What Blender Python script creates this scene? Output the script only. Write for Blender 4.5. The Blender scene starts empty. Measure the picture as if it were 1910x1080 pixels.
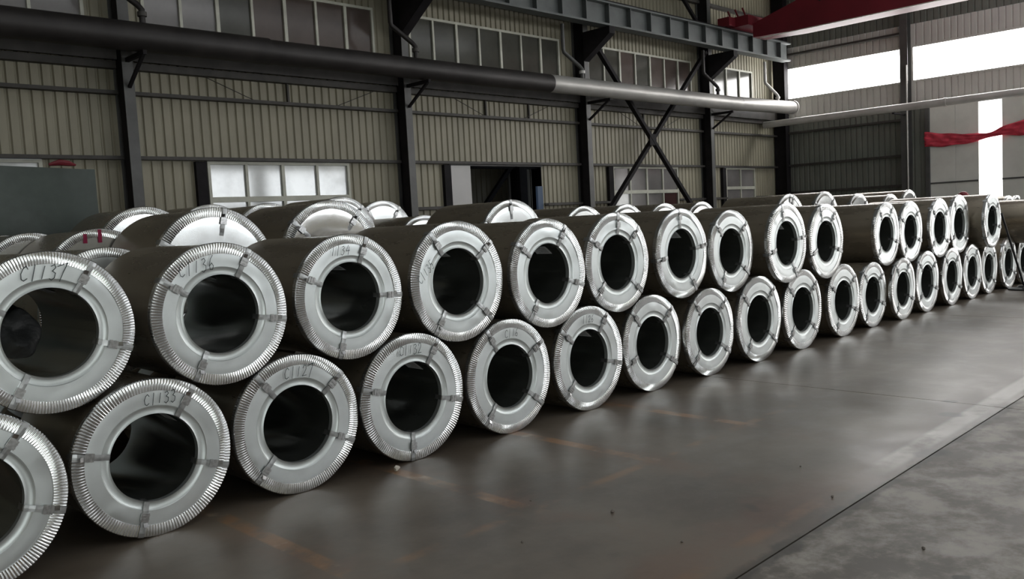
import bpy, math, random
from mathutils import Vector, Matrix
PI = math.pi
C = bpy.context.scene.collection
SC = bpy.context.scene

# ------------------------------------------------------------------ camera
cam = bpy.data.cameras.new('camera'); camo = bpy.data.objects.new('camera', cam); C.objects.link(camo)
cam.sensor_width = 36.0; cam.lens = 36.0 * 1577.886 / 1910.0; cam.clip_end = 200
r_ = Vector((0.70945, -0.70272, -0.05346)); u_ = Vector((0.09376, 0.01894, 0.99541)); f_ = Vector((0.69849, 0.71121, -0.07933))
M = Matrix((r_, u_, -f_)).transposed().to_4x4(); M.translation = (0, 0, 2.01514)
camo.matrix_world = M
SC.camera = camo

# ------------------------------------------------------------------ light, world, exposure
SC.view_settings.view_transform = 'Standard'; SC.view_settings.look = 'None'
SC.view_settings.gamma = 1.0; SC.view_settings.use_curve_mapping = False
SC.view_settings.exposure = 0.0
w = bpy.data.worlds.new('sky'); SC.world = w; w.use_nodes = True
w.node_tree.nodes['Background'].inputs[0].default_value = (0.80, 0.88, 1.0, 1)
w.node_tree.nodes['Background'].inputs[1].default_value = 1.0

L_END = 14.0      # daylight panes of the far end wall
L_SIDE = 9.0      # window band of the wall behind the camera
L_ROOF = 1.9      # roof skylights
L_DOOR = 3.4
L_FILL = 5.0  # added fill panel behind the camera

# ------------------------------------------------------------------ helpers
def mesh(name, verts, faces, mat, smooth=False, mats=None, fm=None):
    me = bpy.data.meshes.new(name); me.from_pydata(verts, [], faces); me.update()
    for m in ([mat] if mats is None else mats): me.materials.append(m)
    if fm: me.polygons.foreach_set('material_index', fm)
    if smooth: me.polygons.foreach_set('use_smooth', [True] * len(me.polygons))
    return me
def obj(name, me, parent=None, loc=(0, 0, 0), rot=(0, 0, 0), scale=(1, 1, 1)):
    o = bpy.data.objects.new(name, me); C.objects.link(o)
    o.location = loc; o.rotation_euler = rot; o.scale = scale
    if parent: o.parent = parent
    return o
def empty(name, loc=(0, 0, 0), rot=(0, 0, 0), label=None, cat=None, group=None, kind=None, parent=None):
    o = obj(name, None, parent, loc, rot); o.empty_display_size = .1
    tag(o, label, cat, group, kind); return o
def tag(o, label=None, cat=None, group=None, kind=None):
    if label: o['label'] = label
    if cat: o['category'] = cat
    if group: o['group'] = group
    if kind: o['kind'] = kind
    return o
class MB:
    def __init__(s): s.v = []; s.f = []
    def box(s, x0, x1, y0, y1, z0, z1):
        n = len(s.v)
        s.v += [(x0,y0,z0),(x1,y0,z0),(x1,y1,z0),(x0,y1,z0),(x0,y0,z1),(x1,y0,z1),(x1,y1,z1),(x0,y1,z1)]
        s.f += [(n,n+3,n+2,n+1),(n+4,n+5,n+6,n+7),(n,n+1,n+5,n+4),(n+1,n+2,n+6,n+5),(n+2,n+3,n+7,n+6),(n+3,n,n+4,n+7)]
        return s
    def bar(s, a, b, w, h, up=(0, 0, 1)):
        a = Vector(a); b = Vector(b); d = (b - a).normalized(); up = Vector(up)
        x = d.cross(up)
        if x.length < 1e-4: x = d.cross(Vector((1, 0, 0)))
        x.normalize(); y = x.cross(d)
        n = len(s.v)
        for p in (a, b):
            for sx, sy in ((-1,-1),(1,-1),(1,1),(-1,1)):
                s.v.append(tuple(p + x*sx*w/2 + y*sy*h/2))
        s.f += [(n,n+1,n+2,n+3),(n+7,n+6,n+5,n+4)] + [(n+i, n+4+i, n+4+(i+1)%4, n+(i+1)%4) for i in range(4)]
        return s
    def tube(s, pts, r, seg=16, cap=True):
        pts = [Vector(p) for p in pts]; n0 = len(s.v); rs = r if isinstance(r, (list, tuple)) else [r]*len(pts)
        prev = None
        for i, p in enumerate(pts):
            d = (pts[min(i+1, len(pts)-1)] - pts[max(i-1, 0)]).normalized()
            if prev is None:
                x = d.cross(Vector((0,0,1)))
                if x.length < 1e-3: x = d.cross(Vector((1,0,0)))
            else: x = prev - d*prev.dot(d)
            x.normalize(); prev = x; y = d.cross(x)
            for k in range(seg):
                a = 2*PI*k/seg; s.v.append(tuple(p + (x*math.cos(a) + y*math.sin(a))*rs[i]))
        for i in range(len(pts)-1):
            for k in range(seg):
                a = n0+i*seg+k; b = n0+i*seg+(k+1)%seg
                s.f.append((a, b, b+seg, a+seg))
        if cap:
            s.f.append(tuple(n0+k for k in range(seg))[::-1]); m = n0+(len(pts)-1)*seg
            s.f.append(tuple(m+k for k in range(seg)))
        return s
    def mesh(s, name, mat, smooth=False): return mesh(name, s.v, s.f, mat, smooth)
    def build(s, name, mat, parent=None, smooth=False, loc=(0,0,0)):
        me = s.mesh(name, mat, smooth)
        o = obj(name, me, parent, loc)
        if smooth:
            import bmesh
            bm = bmesh.new(); bm.from_mesh(me); bmesh.ops.recalc_face_normals(bm, faces=bm.faces)
            for e in bm.edges:
                if len(e.link_faces) == 2 and e.calc_face_angle(0) > .7: e.smooth = False
            bm.to_mesh(me); bm.free()
        return o
def recalc(me, ang=.7):
    import bmesh
    bm = bmesh.new(); bm.from_mesh(me); bmesh.ops.recalc_face_normals(bm, faces=bm.faces)
    for e in bm.edges:
        if len(e.link_faces) == 2 and e.calc_face_angle(0) > ang: e.smooth = False
    bm.to_mesh(me); bm.free(); return me

# ------------------------------------------------------------------ materials
def mat(name, col, rough=.5, metal=0.0, var=0.0, scale=3.0, bump=0.0, bscale=20.0, rvar=0.0, stretch=(1,1,1), col2=None, spec=.5, emit=None, estr=0):
    m = bpy.data.materials.new(name); m.use_nodes = True; nt = m.node_tree; b = nt.nodes['Principled BSDF']
    b.inputs['Base Color'].default_value = (*col, 1); b.inputs['Roughness'].default_value = rough
    b.inputs['Metallic'].default_value = metal; b.inputs['Specular IOR Level'].default_value = spec
    tc = nt.nodes.new('ShaderNodeTexCoord'); mp = nt.nodes.new('ShaderNodeMapping'); mp.inputs['Scale'].default_value = stretch
    nt.links.new(tc.outputs['Object'], mp.inputs['Vector'])
    if emit:
        b.inputs['Emission Color'].default_value = (*emit, 1); b.inputs['Emission Strength'].default_value = estr
    if var > 0 or rvar > 0:
        n = nt.nodes.new('ShaderNodeTexNoise'); n.inputs['Scale'].default_value = scale; n.inputs['Detail'].default_value = 6
        n.inputs['Roughness'].default_value = .6
        nt.links.new(mp.outputs[0], n.inputs['Vector'])
        if var > 0:
            cr = nt.nodes.new('ShaderNodeValToRGB')
            c2 = col2 if col2 else tuple(c*(1-var) for c in col)
            cr.color_ramp.elements[0].position = .35; cr.color_ramp.elements[0].color = (*c2, 1)
            cr.color_ramp.elements[1].position = .65; cr.color_ramp.elements[1].color = (*tuple(min(1, c*(1+var*.3)) for c in col), 1)
            nt.links.new(n.outputs['Fac'], cr.inputs[0]); nt.links.new(cr.outputs[0], b.inputs['Base Color'])
        if rvar > 0:
            mr = nt.nodes.new('ShaderNodeMapRange'); mr.inputs['From Min'].default_value = .3; mr.inputs['From Max'].default_value = .7
            mr.inputs['To Min'].default_value = max(.02, rough-rvar); mr.inputs['To Max'].default_value = rough+rvar
            nt.links.new(n.outputs['Fac'], mr.inputs['Value']); nt.links.new(mr.outputs[0], b.inputs['Roughness'])
    if bump > 0:
        n2 = nt.nodes.new('ShaderNodeTexNoise'); n2.inputs['Scale'].default_value = bscale; n2.inputs['Detail'].default_value = 3
        nt.links.new(mp.outputs[0], n2.inputs['Vector'])
        bp = nt.nodes.new('ShaderNodeBump'); bp.inputs['Strength'].default_value = bump; bp.inputs['Distance'].default_value = .02
        nt.links.new(n2.outputs['Fac'], bp.inputs['Height']); nt.links.new(bp.outputs[0], b.inputs['Normal'])
    return m
def emitmat(name, col, s):
    m = bpy.data.materials.new(name); m.use_nodes = True; nt = m.node_tree; nt.nodes.clear()
    e = nt.nodes.new('ShaderNodeEmission'); e.inputs[0].default_value = (*col, 1); e.inputs[1].default_value = s
    o = nt.nodes.new('ShaderNodeOutputMaterial'); nt.links.new(e.outputs[0], o.inputs[0]); return m

M_cover = mat('galvanised_cover', (.78,.82,.82), .35, .86, var=.10, scale=2.2, bump=.05, bscale=2.6, rvar=.07)
M_rim = mat('crimped_galvanised_rim', (.80,.81,.81), .22, .95, var=.12, scale=6)
M_ring = mat('bore_ring_steel', (.66,.70,.69), .42, .80, var=.10, scale=5)
M_strap = mat('strapping_steel', (.50,.51,.51), .34, .9, var=.35, scale=14)
M_buckle = mat('buckle_steel', (.55,.55,.55), .28, .95, var=.3, scale=30)
M_body = mat('dark_wrapper_steel', (.29,.25,.19), .30, .62, var=.25, scale=2.5, bump=.05, bscale=2.5, rvar=.07, stretch=(1,.25,1))
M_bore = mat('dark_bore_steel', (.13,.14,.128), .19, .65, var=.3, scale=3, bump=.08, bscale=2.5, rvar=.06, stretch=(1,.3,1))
M_paper = mat('label_paper', (.88,.90,.92), .7, 0, var=.1, scale=30)
M_print = mat('label_print', (.12,.12,.13), .8)
M_ink = mat('marker_ink', (.05,.07,.07), .6)
M_redink = mat('red_spray', (.42,.02,.09), .6, var=.3, scale=25)
M_wall = mat('painted_sheet_olive_cream', (.345,.320,.240), .5, 0, var=.30, scale=.6, stretch=(1,1,.35), spec=.4)
M_wallend = mat('grey_sheet_with_glow', (.62,.61,.57), .55, 0, var=.12, scale=.5)  # grey sheet, lightened to hold the glow of the end windows
M_walldark = mat('sheet_dark_green_grey', (.17,.18,.155), .5, 0, var=.2, scale=.8)  # darker sheet tone, used low and high on the end wall
M_col = mat('dark_steel_and_column_shade', (.018,.016,.018), .75, 0, var=.4, scale=2, spec=.2)  # dark steel; on the columns it also paints in the shaded side
M_flange = mat('column_flange_paint', (.095,.095,.092), .45, 0, var=.3, scale=2)
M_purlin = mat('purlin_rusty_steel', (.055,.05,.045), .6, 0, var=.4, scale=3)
M_beam = mat('runway_beam_paint', (.10,.112,.11), .5, 0, var=.3, scale=1.5)
M_frame = mat('cream_window_frame', (.55,.55,.47), .5, 0, var=.15, scale=4)
M_glass = mat('dusty_window_glass', (.085,.085,.072), .12, 0, var=.25, scale=1.2, spec=.5)
M_glassred = mat('dusty_reddish_window_glass', (.105,.082,.072), .14, 0, var=.25, scale=1.2, spec=.5)
M_glasslow = mat('bright_window_glass', (.66,.68,.67), .07, 0, var=.25, scale=1.5, spec=1.0)  # pale base puts the bright glow of the low panes into the colour
M_glassmid = mat('grey_violet_window_glass', (.21,.20,.195), .12, 0, var=.2, scale=1.2, spec=.8)
M_pipeold = mat('old_pipe_rusty_black', (.035,.031,.030), .5, .3, var=.4, scale=1.5)
M_pipenew = mat('pipe_aluminium_jacket', (.42,.41,.39), .45, .4, var=.25, scale=2, stretch=(.4,1,1))
M_pipewhite = mat('white_gas_pipe', (.62,.61,.58), .4, 0, var=.15, scale=2)
M_red = mat('crane_red_paint', (.17,.010,.020), .5, 0, var=.2, scale=1)
M_cream = mat('pale_strip', (.6,.55,.5), .5)
M_black = mat('black_paint', (.012,.012,.014), .5)
M_cloth = mat('red_banner_cloth', (.72,.06,.10), .75, 0, var=.25, scale=6)
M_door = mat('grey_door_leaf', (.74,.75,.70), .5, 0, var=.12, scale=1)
M_whitepanel = mat('white_panel', (.55,.54,.53), .5, 0, var=.08, scale=1)
M_tarp = mat('dark_green_tarpaulin', (.075,.095,.085), .55, 0, var=.3, scale=1.6, bump=.4, bscale=2)
M_blue = mat('blue_paint', (.03,.07,.14), .5)
M_wood = mat('skid_timber', (.20,.13,.07), .8, 0, var=.4, scale=6)
M_film = mat('black_wrapping_film', (.012,.013,.013), .42, 0, bump=.5, bscale=14)
M_rubble = mat('pale_rubble', (.62,.58,.50), .9, 0, var=.3, scale=40)
M_pebble = mat('dark_pebble', (.16,.14,.12), .9)
M_helmet = mat('red_helmet_plastic', (.20,.02,.03), .4)
M_skin = mat('skin', (.45,.26,.18), .6)
M_overall = mat('dark_blue_workwear', (.03,.045,.09), .85)
M_hair = mat('black_hair', (.01,.01,.01), .7)
M_ceil = mat('roof_sheet', (.20,.21,.19), .5, 0, var=.2, scale=.5)
M_outside = mat('asphalt_outside', (.3,.3,.3), .9)
E_end = emitmat('daylight_pane_end', (1.0,.985,.97), L_END)
E_side = emitmat('daylight_pane_side', (.93,.97,1.0), L_SIDE)
E_roof = emitmat('skylight_sheet', (.95,.97,1.0), L_ROOF)
E_fill = emitmat('added_fill_light', (.93,.98,.97), L_FILL)
E_door = emitmat('daylight_open_door', (1.0,.99,.97), L_DOOR)

# floor material: worn concrete with faded orange and white lines (flat paint) in world coordinates
def floor_mat():
    m = bpy.data.materials.new('worn_concrete'); m.use_nodes = True; nt = m.node_tree; N = nt.nodes; K = nt.links
    b = N['Principled BSDF']; geo = N.new('ShaderNodeNewGeometry'); sp = N.new('ShaderNodeSeparateXYZ'); K.new(geo.outputs['Position'], sp.inputs[0])
    X, Y = sp.outputs[0], sp.outputs[1]
    def mth(op, a, bb=None, clamp=False):
        n = N.new('ShaderNodeMath'); n.operation = op; n.use_clamp = clamp
        for i, v in enumerate((a, bb)):
            if v is None: continue
            if isinstance(v, (int, float)): n.inputs[i].default_value = v
            else: K.new(v, n.inputs[i])
        return n.outputs[0]
    def noise(sc, det=5, st=(1,1,1), rough=.6, off=0):
        mp = N.new('ShaderNodeMapping'); mp.inputs['Scale'].default_value = st; mp.inputs['Location'].default_value = (off, off*.7, 0)
        K.new(geo.outputs['Position'], mp.inputs[0])
        n = N.new('ShaderNodeTexNoise'); n.inputs['Scale'].default_value = sc; n.inputs['Detail'].default_value = det; n.inputs['Roughness'].default_value = rough
        K.new(mp.outputs[0], n.inputs[0]); return n.outputs['Fac']
    def ramp(v, a, bb):
        n = N.new('ShaderNodeMapRange'); n.inputs[1].default_value = a; n.inputs[2].default_value = bb; n.interpolation_type = 'SMOOTHSTEP'
        K.new(v, n.inputs[0]); return n.outputs[0]
    def mix(f, a, c):
        n = N.new('ShaderNodeMix'); n.data_type = 'RGBA'
        if isinstance(f, (int, float)): n.inputs[0].default_value = f
        else: K.new(f, n.inputs[0])
        for i, v in ((6, a), (7, c)):
            if isinstance(v, tuple): n.inputs[i].default_value = (*v, 1)
            else: K.new(v, n.inputs[i])
        return n.outputs[2]
    def band(v, c, hw, soft=.02):
        d = mth('ABSOLUTE', mth('SUBTRACT', v, c)); return ramp(d, hw+soft, hw-soft)
    big = noise(.55, 6); mid = noise(2.4, 7, off=3); fine = noise(22, 4, off=9); streak = noise(1.2, 6, (.35, 1.6, 1), off=5)
    col = mix(ramp(big, .35, .65), (.094,.074,.056), (.178,.148,.116))
    col = mix(mth('MULTIPLY', ramp(mid, .45, .75), .5), col, (.20,.172,.142))
    col = mix(mth('MULTIPLY', ramp(streak, .55, .8), .45), col, (.045,.042,.038))
    col = mix(mth('MULTIPLY', ramp(fine, .5, .8), .25), col, (.16,.15,.14))
    # rough lighter concrete on the aisle side of the joint
    aisle = ramp(Y, 2.44, 2.38)
    ac = mix(ramp(noise(2.6, 9, rough=.68, off=14), .40, .62), (.11,.096,.078), (.37,.34,.295))
    col = mix(mth('MULTIPLY', aisle, .85), col, ac)
    # faded orange marking: cross lines and two long lines
    wear = ramp(noise(2.2, 6, off=21), .40, .62)
    dx = mth('ABSOLUTE', mth('SUBTRACT', mth('MODULO', mth('ADD', mth('SUBTRACT', X, 2.64), 29.2+.73), 1.46), .73))
    cross = mth('MULTIPLY', ramp(dx, .075, .045), mth('MULTIPLY', ramp(Y, 3.9, 4.2), ramp(X, 7.6, 7.1)))
    long1 = mth('MULTIPLY', band(Y, 4.10, .045, .03), ramp(X, 8.6, 7.0)); long2 = mth('MULTIPLY', band(Y, 2.62, .05, .03), ramp(X, 6.2, 5.2))
    lines = mth('MAXIMUM', cross, mth('MAXIMUM', mth('MULTIPLY', long1, .6), mth('MULTIPLY', long2, .5)))
    col = mix(mth('MULTIPLY', mth('MULTIPLY', lines, wear), .75), col, (.34,.185,.09))
    cpale = mth('MULTIPLY', mth('MULTIPLY', cross, ramp(noise(3.5, 4, off=31), .55, .68)), .6)
    col = mix(cpale, col, (.42,.33,.24))
    halo = mth('MULTIPLY', mth('MULTIPLY', ramp(dx, .35, .05), ramp(mid, .4, .7)), mth('MULTIPLY', ramp(Y, 2.4, 4.2), .28))
    col = mix(mth('MULTIPLY', halo, ramp(X, 9, 7)), col, (.20,.09,.055))
    # worn white line along the joint
    wl = mth('MULTIPLY', mth('MULTIPLY', band(Y, 2.58, .085, .03), ramp(X, 6.0, 6.8)), ramp(noise(1.8, 7, off=41), .30, .52))
    col = mix(mth('MULTIPLY', wl, .85), col, (.48,.46,.42))
    # ragged dirt and rust stain gathered along the joint
    jn = noise(3.2, 6, off=61); dj = mth('ADD', mth('ABSOLUTE', mth('SUBTRACT', Y, 2.40)), mth('MULTIPLY', mth('SUBTRACT', jn, .5), .28))
    col = mix(mth('MULTIPLY', ramp(dj, .07, .01), .7), col, (.045,.040,.034))
    dk = mth('ADD', mth('ABSOLUTE', mth('SUBTRACT', Y, 2.75)), mth('MULTIPLY', mth('SUBTRACT', mid, .5), .9))
    col = mix(mth('MULTIPLY', mth('MULTIPLY', ramp(dk, .35, .0), ramp(X, 6.8, 5.4)), .32), col, (.20,.095,.06))
    # dark oil spots
    vs = noise(1.3, 2, off=51); col = mix(mth('MULTIPLY', ramp(vs, .68, .74), .6), col, (.035,.033,.03))
    for sx, sy, sr in ((8.35,2.72,.16),(8.9,2.9,.08),(7.0,2.42,.14),(4.7,1.5,.05)):
        d = mth('SQRT', mth('ADD', mth('POWER', mth('SUBTRACT', X, sx), 2.0), mth('POWER', mth('SUBTRACT', Y, sy), 2.0)))
        d = mth('ADD', d, mth('MULTIPLY', mth('SUBTRACT', mid, .5), .25))
        col = mix(mth('MULTIPLY', ramp(d, sr, sr*.5), .75), col, (.035,.033,.028))
    K.new(col, b.inputs['Base Color'])
    rr = mth('ADD', mth('MULTIPLY', mid, .28), .24); rr = mth('ADD', rr, mth('MULTIPLY', aisle, .14)); K.new(rr, b.inputs['Roughness'])
    bp = N.new('ShaderNodeBump'); bp.inputs['Strength'].default_value = .25; bp.inputs['Distance'].default_value = .01
    K.new(mth('ADD', mth('MULTIPLY', mid, .6), mth('MULTIPLY', fine, .15)), bp.inputs['Height']); K.new(bp.outputs[0], b.inputs['Normal'])
    b.inputs['Specular IOR Level'].default_value = .5
    return m
M_floor = floor_mat()
M_bed = mat('joint_filler', (.02,.018,.016), .9)

# ------------------------------------------------------------------ hall shell
XE = 28.6; YW = 15.12; YR = -12.0; XN = -8.0; ZC = 10.6
fl = empty('floor', kind='structure')
MB().box(XN-.2, XE+6, YR-.2, 24, -.30, -.02).build('floor_bed', M_bed, fl)
xs = [XN, -.6, 8.87, 15.6, 22.2, XE+.3]; ys = [YR, -4.8, 2.41, 9.0, YW+.2]
for i in range(len(xs)-1):
    for j in range(len(ys)-1):
        MB().box(xs[i]+.006, xs[i+1]-.006, ys[j]+.006, ys[j+1]-.006, -.019, 0).build('floor_slab', M_floor, fl)
MB().box(XN, XE, YW+.21, 24, -.019, 0).build('floor_slab', M_floor, fl)

def sheet(x0, x1, z0, z1, m, pitch=.2, depth=.03, gw=.03):
    """profiled sheet in the XZ plane (y = 0 is the inner face), grooves recessed to +y"""
    n = max(1, round((x1-x0)/pitch)); p = (x1-x0)/n; prof = []
    for i in range(n):
        a = x0 + i*p
        prof += [(a, 0), (a+p*.5-gw, 0), (a+p*.5-gw*.35, depth), (a+p*.5+gw*.35, depth), (a+p*.5+gw, 0)]
    prof.append((x1+.012, -.002))
    v = [(x, y, z) for z in (z0, z1+.004) for x, y in prof]; k = len(prof)
    f = [(i, i+1, k+i+1, k+i) for i in range(k-1)]
    return mesh('wall_panel', v, f, m)
def clad(parent, bands, x0, x1, openings, m, to_world, step=1.0, pitch=.2):
    """bands = [(z0,z1)], openings = [(xa,xb,za,zb)]"""
    for bi, (z0, z1) in enumerate(bands):
        mm = m[bi] if isinstance(m, list) else m
        cuts = sorted(set([x0, x1] + [c for (xa, xb, za, zb) in openings if za < z1-.01 and zb > z0+.01 for c in (xa, xb) if x0 < c < x1]))
        for a, b_ in zip(cuts, cuts[1:]):
            mid = (a+b_)/2; segs = [(z0, z1)]
            for (xa, xb, za, zb) in openings:
                if xa < mid < xb:
                    ns = []
                    for s0, s1 in segs:
                        if zb <= s0 or za >= s1: ns.append((s0, s1)); continue
                        if za > s0+.01: ns.append((s0, za))
                        if zb < s1-.01: ns.append((zb, s1))
                    segs = ns
            n = max(1, round((b_-a)/step))
            for s0, s1 in segs:
                for i in range(n):
                    xa_ = a+(b_-a)*i/n; xb_ = a+(b_-a)*(i+1)/n
                    o = obj('wall_panel', sheet(0, xb_-xa_, 0, s1-s0, mm, pitch), parent)
                    to_world(o, xa_, s0)

# left wall (y = YW)
wl = empty('wall_left', kind='structure')
def tw_left(o, x, z): o.location = (x, YW, z)
COLX = [-.31, 5.69, 11.60, 17.66, 23.72]
UPW = [(-5.0, -.8), (.25, 5.2), (6.15, 11.08), (12.02, 17.02), (18.15, 23.2), (24.45, 26.95)]
LOWW = [(.6, 4.35, 1.9), (7.12, 10.22, 1.3), (19.05, 22.28, 1.3), (25.05, 26.95, 1.3)]
opens = [(a, b, 5.57, 6.73) for a, b in UPW] + [(a, b, z, 3.43) for a, b, z in LOWW] + [(13.0, 16.14, 0, 3.42)]
clad(wl, [(0, 3.44), (3.44, 5.03), (5.03, 7.6), (7.6, ZC)], XN, XE, opens, M_wall, tw_left, step=1.05, pitch=.175)
for z, h in ((1.3,.07), (2.43,.07), (3.47,.07), (4.57,.07), (5.03,.13), (7.35,.10), (8.6,.10), (9.7,.1)):
    edges = [XN] + COLX + [XE]
    for a, b in zip(edges, edges[1:]):
        spans = [(a+.09, b-.09)]
        if z < 3.4:
            for (xa, xb) in [(p[0]-.12, p[1]+.06) for p in LOWW] + [(12.9, 16.2)]:
                ns = []
                for s0, s1 in spans:
                    if xb <= s0 or xa >= s1: ns.append((s0, s1)); continue
                    if xa > s0+.1: ns.append((s0, xa))
                    if xb < s1-.1: ns.append((xb, s1))
                spans = ns
        for s0, s1 in spans:
            mb = MB().box(s0, s1, YW-.16, YW-.005, z-h/2, z-h/2+.012).box(s0, s1, YW-.03, YW-.004, z-h/2+.012, z+h/2).box(s0, s1, YW-.16, YW-.15, z-h/2+.012, z+h/2-.01)
            mb.build('purlin', M_purlin, wl)
# thin sag rods between purlins
for cx in (7.6, 10.5, 13.6, 16.0, 19.8, 22.0):
    d = .55 if int(cx) % 2 else -.55
    MB().tube([(cx-d, YW-.12, 5.0), (cx+d, YW-.12, 4.58)], .008, 6).build('sag_rod', M_purlin, wl)
for cx in (14.25, 15.75, 8.9, 20.6):
    MB().box(cx-.02, cx+.02, YW-.06, YW-.004, 4.6, 5.0).build('stiffening_angle', M_purlin, wl)

# windows of the left wall
wn = [0]
def window(x0, x1, z0, z1, n, gm, transoms=(), lower=None, label=None):
    wn[0] += 1
    w_ = empty('window_%d' % wn[0], (0, 0, 0), kind='structure')
    fw = .055; mb = MB()
    mb.box(x0, x1, YW-.05, YW+.05, z1-fw, z1).box(x0, x1, YW-.05, YW+.05, z0, z0+fw)
    mb.box(x0, x0+fw, YW-.05, YW+.05, z0+fw, z1-fw).box(x1-fw, x1, YW-.05, YW+.05, z0+fw, z1-fw)
    mb.build('window_frame', M_frame, w_)
    zs = [z0+fw] + list(transoms) + [z1-fw]
    for t in transoms: MB().box(x0+fw, x1-fw, YW-.045, YW+.04, t-.05, t+.05).build('transom', M_frame, w_)
    for i in range(1, n):
        x = x0+(x1-x0)*i/n; hw = .026 if i % 2 else .034
        zz = [z0+fw] + [v for t in transoms for v in (t-.05, t+.05)] + [z1-fw]
        for a, b in zip(zz[::2], zz[1::2]):
            MB().box(x-hw, x+hw, YW-.045, YW+.03, a, b).build('mullion', M_frame, w_)
    for i in range(n):
        a = x0+(x1-x0)*i/n; b = x0+(x1-x0)*(i+1)/n
        for k in range(len(zs)-1):
            g = gm[i % len(gm)] if isinstance(gm, list) else gm
            if transoms and k < len(zs)-2 and lower: g = lower[i % len(lower)]
            MB().box(a+.01, b-.01, YW+.000, YW+.008, zs[k], zs[k+1]).build('pane', g, w_)
    return w_
for i, (a, b) in enumerate(UPW):
    gm = M_glass if i not in (1, 2, 4) else [M_glass, M_glass, M_glassred, M_glass, M_glassred, M_glassred, M_glassred]
    if i == 1: gm = M_glassmid
    if i == 2: gm = [M_glassmid, M_glassmid, M_glass, M_glassred, M_glassred, M_glassred, M_glassred]
    window(a, b, 5.57, 6.73, 3 if i == 5 else (6 if i < 2 else 7), gm)
window(.6, 4.35, 1.9, 3.43, 5, M_glasslow, transoms=(2.72,))
window(7.12, 10.22, 1.3, 3.43, 4, M_glasslow, transoms=(2.72,))
M_glassdark = mat('dark_red_window_glass', (.05,.02,.02), .2)
window(19.05, 22.28, 1.3, 3.43, 4, M_glassmid, transoms=(2.70,), lower=[M_glasslow, M_glassmid, M_glassmid, M_glassdark])
window(25.05, 26.95, 1.3, 3.43, 2, M_glassmid, transoms=(2.76,))
# dark jamb strips beside the lower windows and the opening
for x in (7.0, 12.9, 18.93, 24.9):
    MB().box(x-.12, x+.08, YW-.10, YW-.002, 0, 3.42).build('jamb_channel', M_col, wl)
# lower side opening of bay three: white leaf + aisle beyond
dr = empty('door_1', kind='structure')
MB().box(13.0, 13.62, YW-.06, YW, .02, 3.40).build('door_leaf', M_whitepanel, dr)
MB().box(15.95, 16.14, YW-.02, YW+.05, .02, 2.9).build('door_edge', M_blue, dr)
MB().box(12.98, 16.16, YW-.05, YW+.05, 3.40, 3.47).build('door_head', M_flange, dr)
# neighbouring aisle seen through the opening
wb = empty('wall_beyond', kind='structure')
def tw_b(o, x, z): o.location = (x, 22.0, z)
clad(wb, [(0, 7)], 10, 34, [], M_wall, tw_b, step=2.0, pitch=.25)
MB().box(8, XE+2, YW+.3, 23, 7.0, 7.1).build('roof_sheet_beyond', M_ceil, wb)
MB().bar((17.7, 21.5, .3), (21.5, 21.5, 4.1), .14, .14).bar((17.7, 21.5, 4.1), (21.5, 21.5, .3), .14, .14).build('aisle_brace', M_col, wb)
for x in (17.6, 21.8, 22.9): MB().box(x-.18, x+.18, 21.3, 21.8, 0, 6.9).build('aisle_column', M_col, wb)
MB().box(14.5, 30, 21.4, 21.6, 3.9, 4.05).build('aisle_girt', M_col, wb)

# end wall (x = XE)
we = empty('wall_far_end', kind='structure')
def tw_end(o, y, z): o.location = (XE, y, z); o.rotation_euler = (0, 0, PI/2)     # local x -> +Y, grooves +y -> -X : flip
def tw_end2(o, y, z):
    o.rotation_euler = (0, 0, -PI/2); o.location = (XE, -y, z)
opE = []
for k in range(5):
    yb = 14.9 - 4.25*0
END_W = [(10.66, 14.9), (4.72, 10.38), (-1.28, 4.40), (-7.3, -1.6), (-11.7, -7.62)]
opE = [(-b, -a, 5.80, 6.92) for a, b in END_W]
DOOR_TOP = 5.05
opE2 = opE + [(-9.88, -5.9, 0, DOOR_TOP), (-1.4, 4.9, 0, DOOR_TOP)]
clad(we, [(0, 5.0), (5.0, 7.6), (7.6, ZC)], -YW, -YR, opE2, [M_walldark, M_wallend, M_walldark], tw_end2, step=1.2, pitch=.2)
for z in (1.3, 2.52, 3.48, 4.62, 7.35, 8.3, 9.4):
    for a, b in ((10.65, 14.95), (-1.3, 4.4), (-11.9, -7.7), (4.6, 5.8) ):
        MB().box(XE-.16, XE-.005, a, b, z-.035, z-.02).box(XE-.16, XE-.15, a, b, z-.02, z+.035).build('purlin', M_purlin, we)
ewn = 0
for i, (a, b) in enumerate(END_W):
    wn[0] += 1
    w_ = empty('window_%d' % wn[0], kind='structure')
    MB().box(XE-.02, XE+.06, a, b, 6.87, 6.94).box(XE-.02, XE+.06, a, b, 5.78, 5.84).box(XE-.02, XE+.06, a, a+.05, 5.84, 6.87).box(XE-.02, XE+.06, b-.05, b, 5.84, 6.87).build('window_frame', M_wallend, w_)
    n = max(2, round((b-a)/1.4))
    for k in range(n):
        y0 = a+.05+(b-a-.1)*k/n; y1 = a+.05+(b-a-.1)*(k+1)/n
        MB().box(XE+.03, XE+.04, y0, y1, 5.84, 6.87).build('pane', E_end, w_)
# columns of the end wall
for y in (10.52, 4.56, -1.44, -7.46):
    c = empty('end_wall_column', (XE, y, 0), parent=we)
    MB().box(-.30, -.285, -.12, .12, 0, ZC).build('flange', M_flange, c)
    MB().box(-.284, -.012, -.01, .01, 0, ZC).build('web', M_flange, c)
    MB().box(-.012, 0, -.12, .12, 0, ZC).build('flange', M_flange, c)
MB().tube([(XE-.34, 10.42, .1), (XE-.34, 10.42, 6.3)], .022, 8).build('conduit', M_pipewhite, we)
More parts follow.
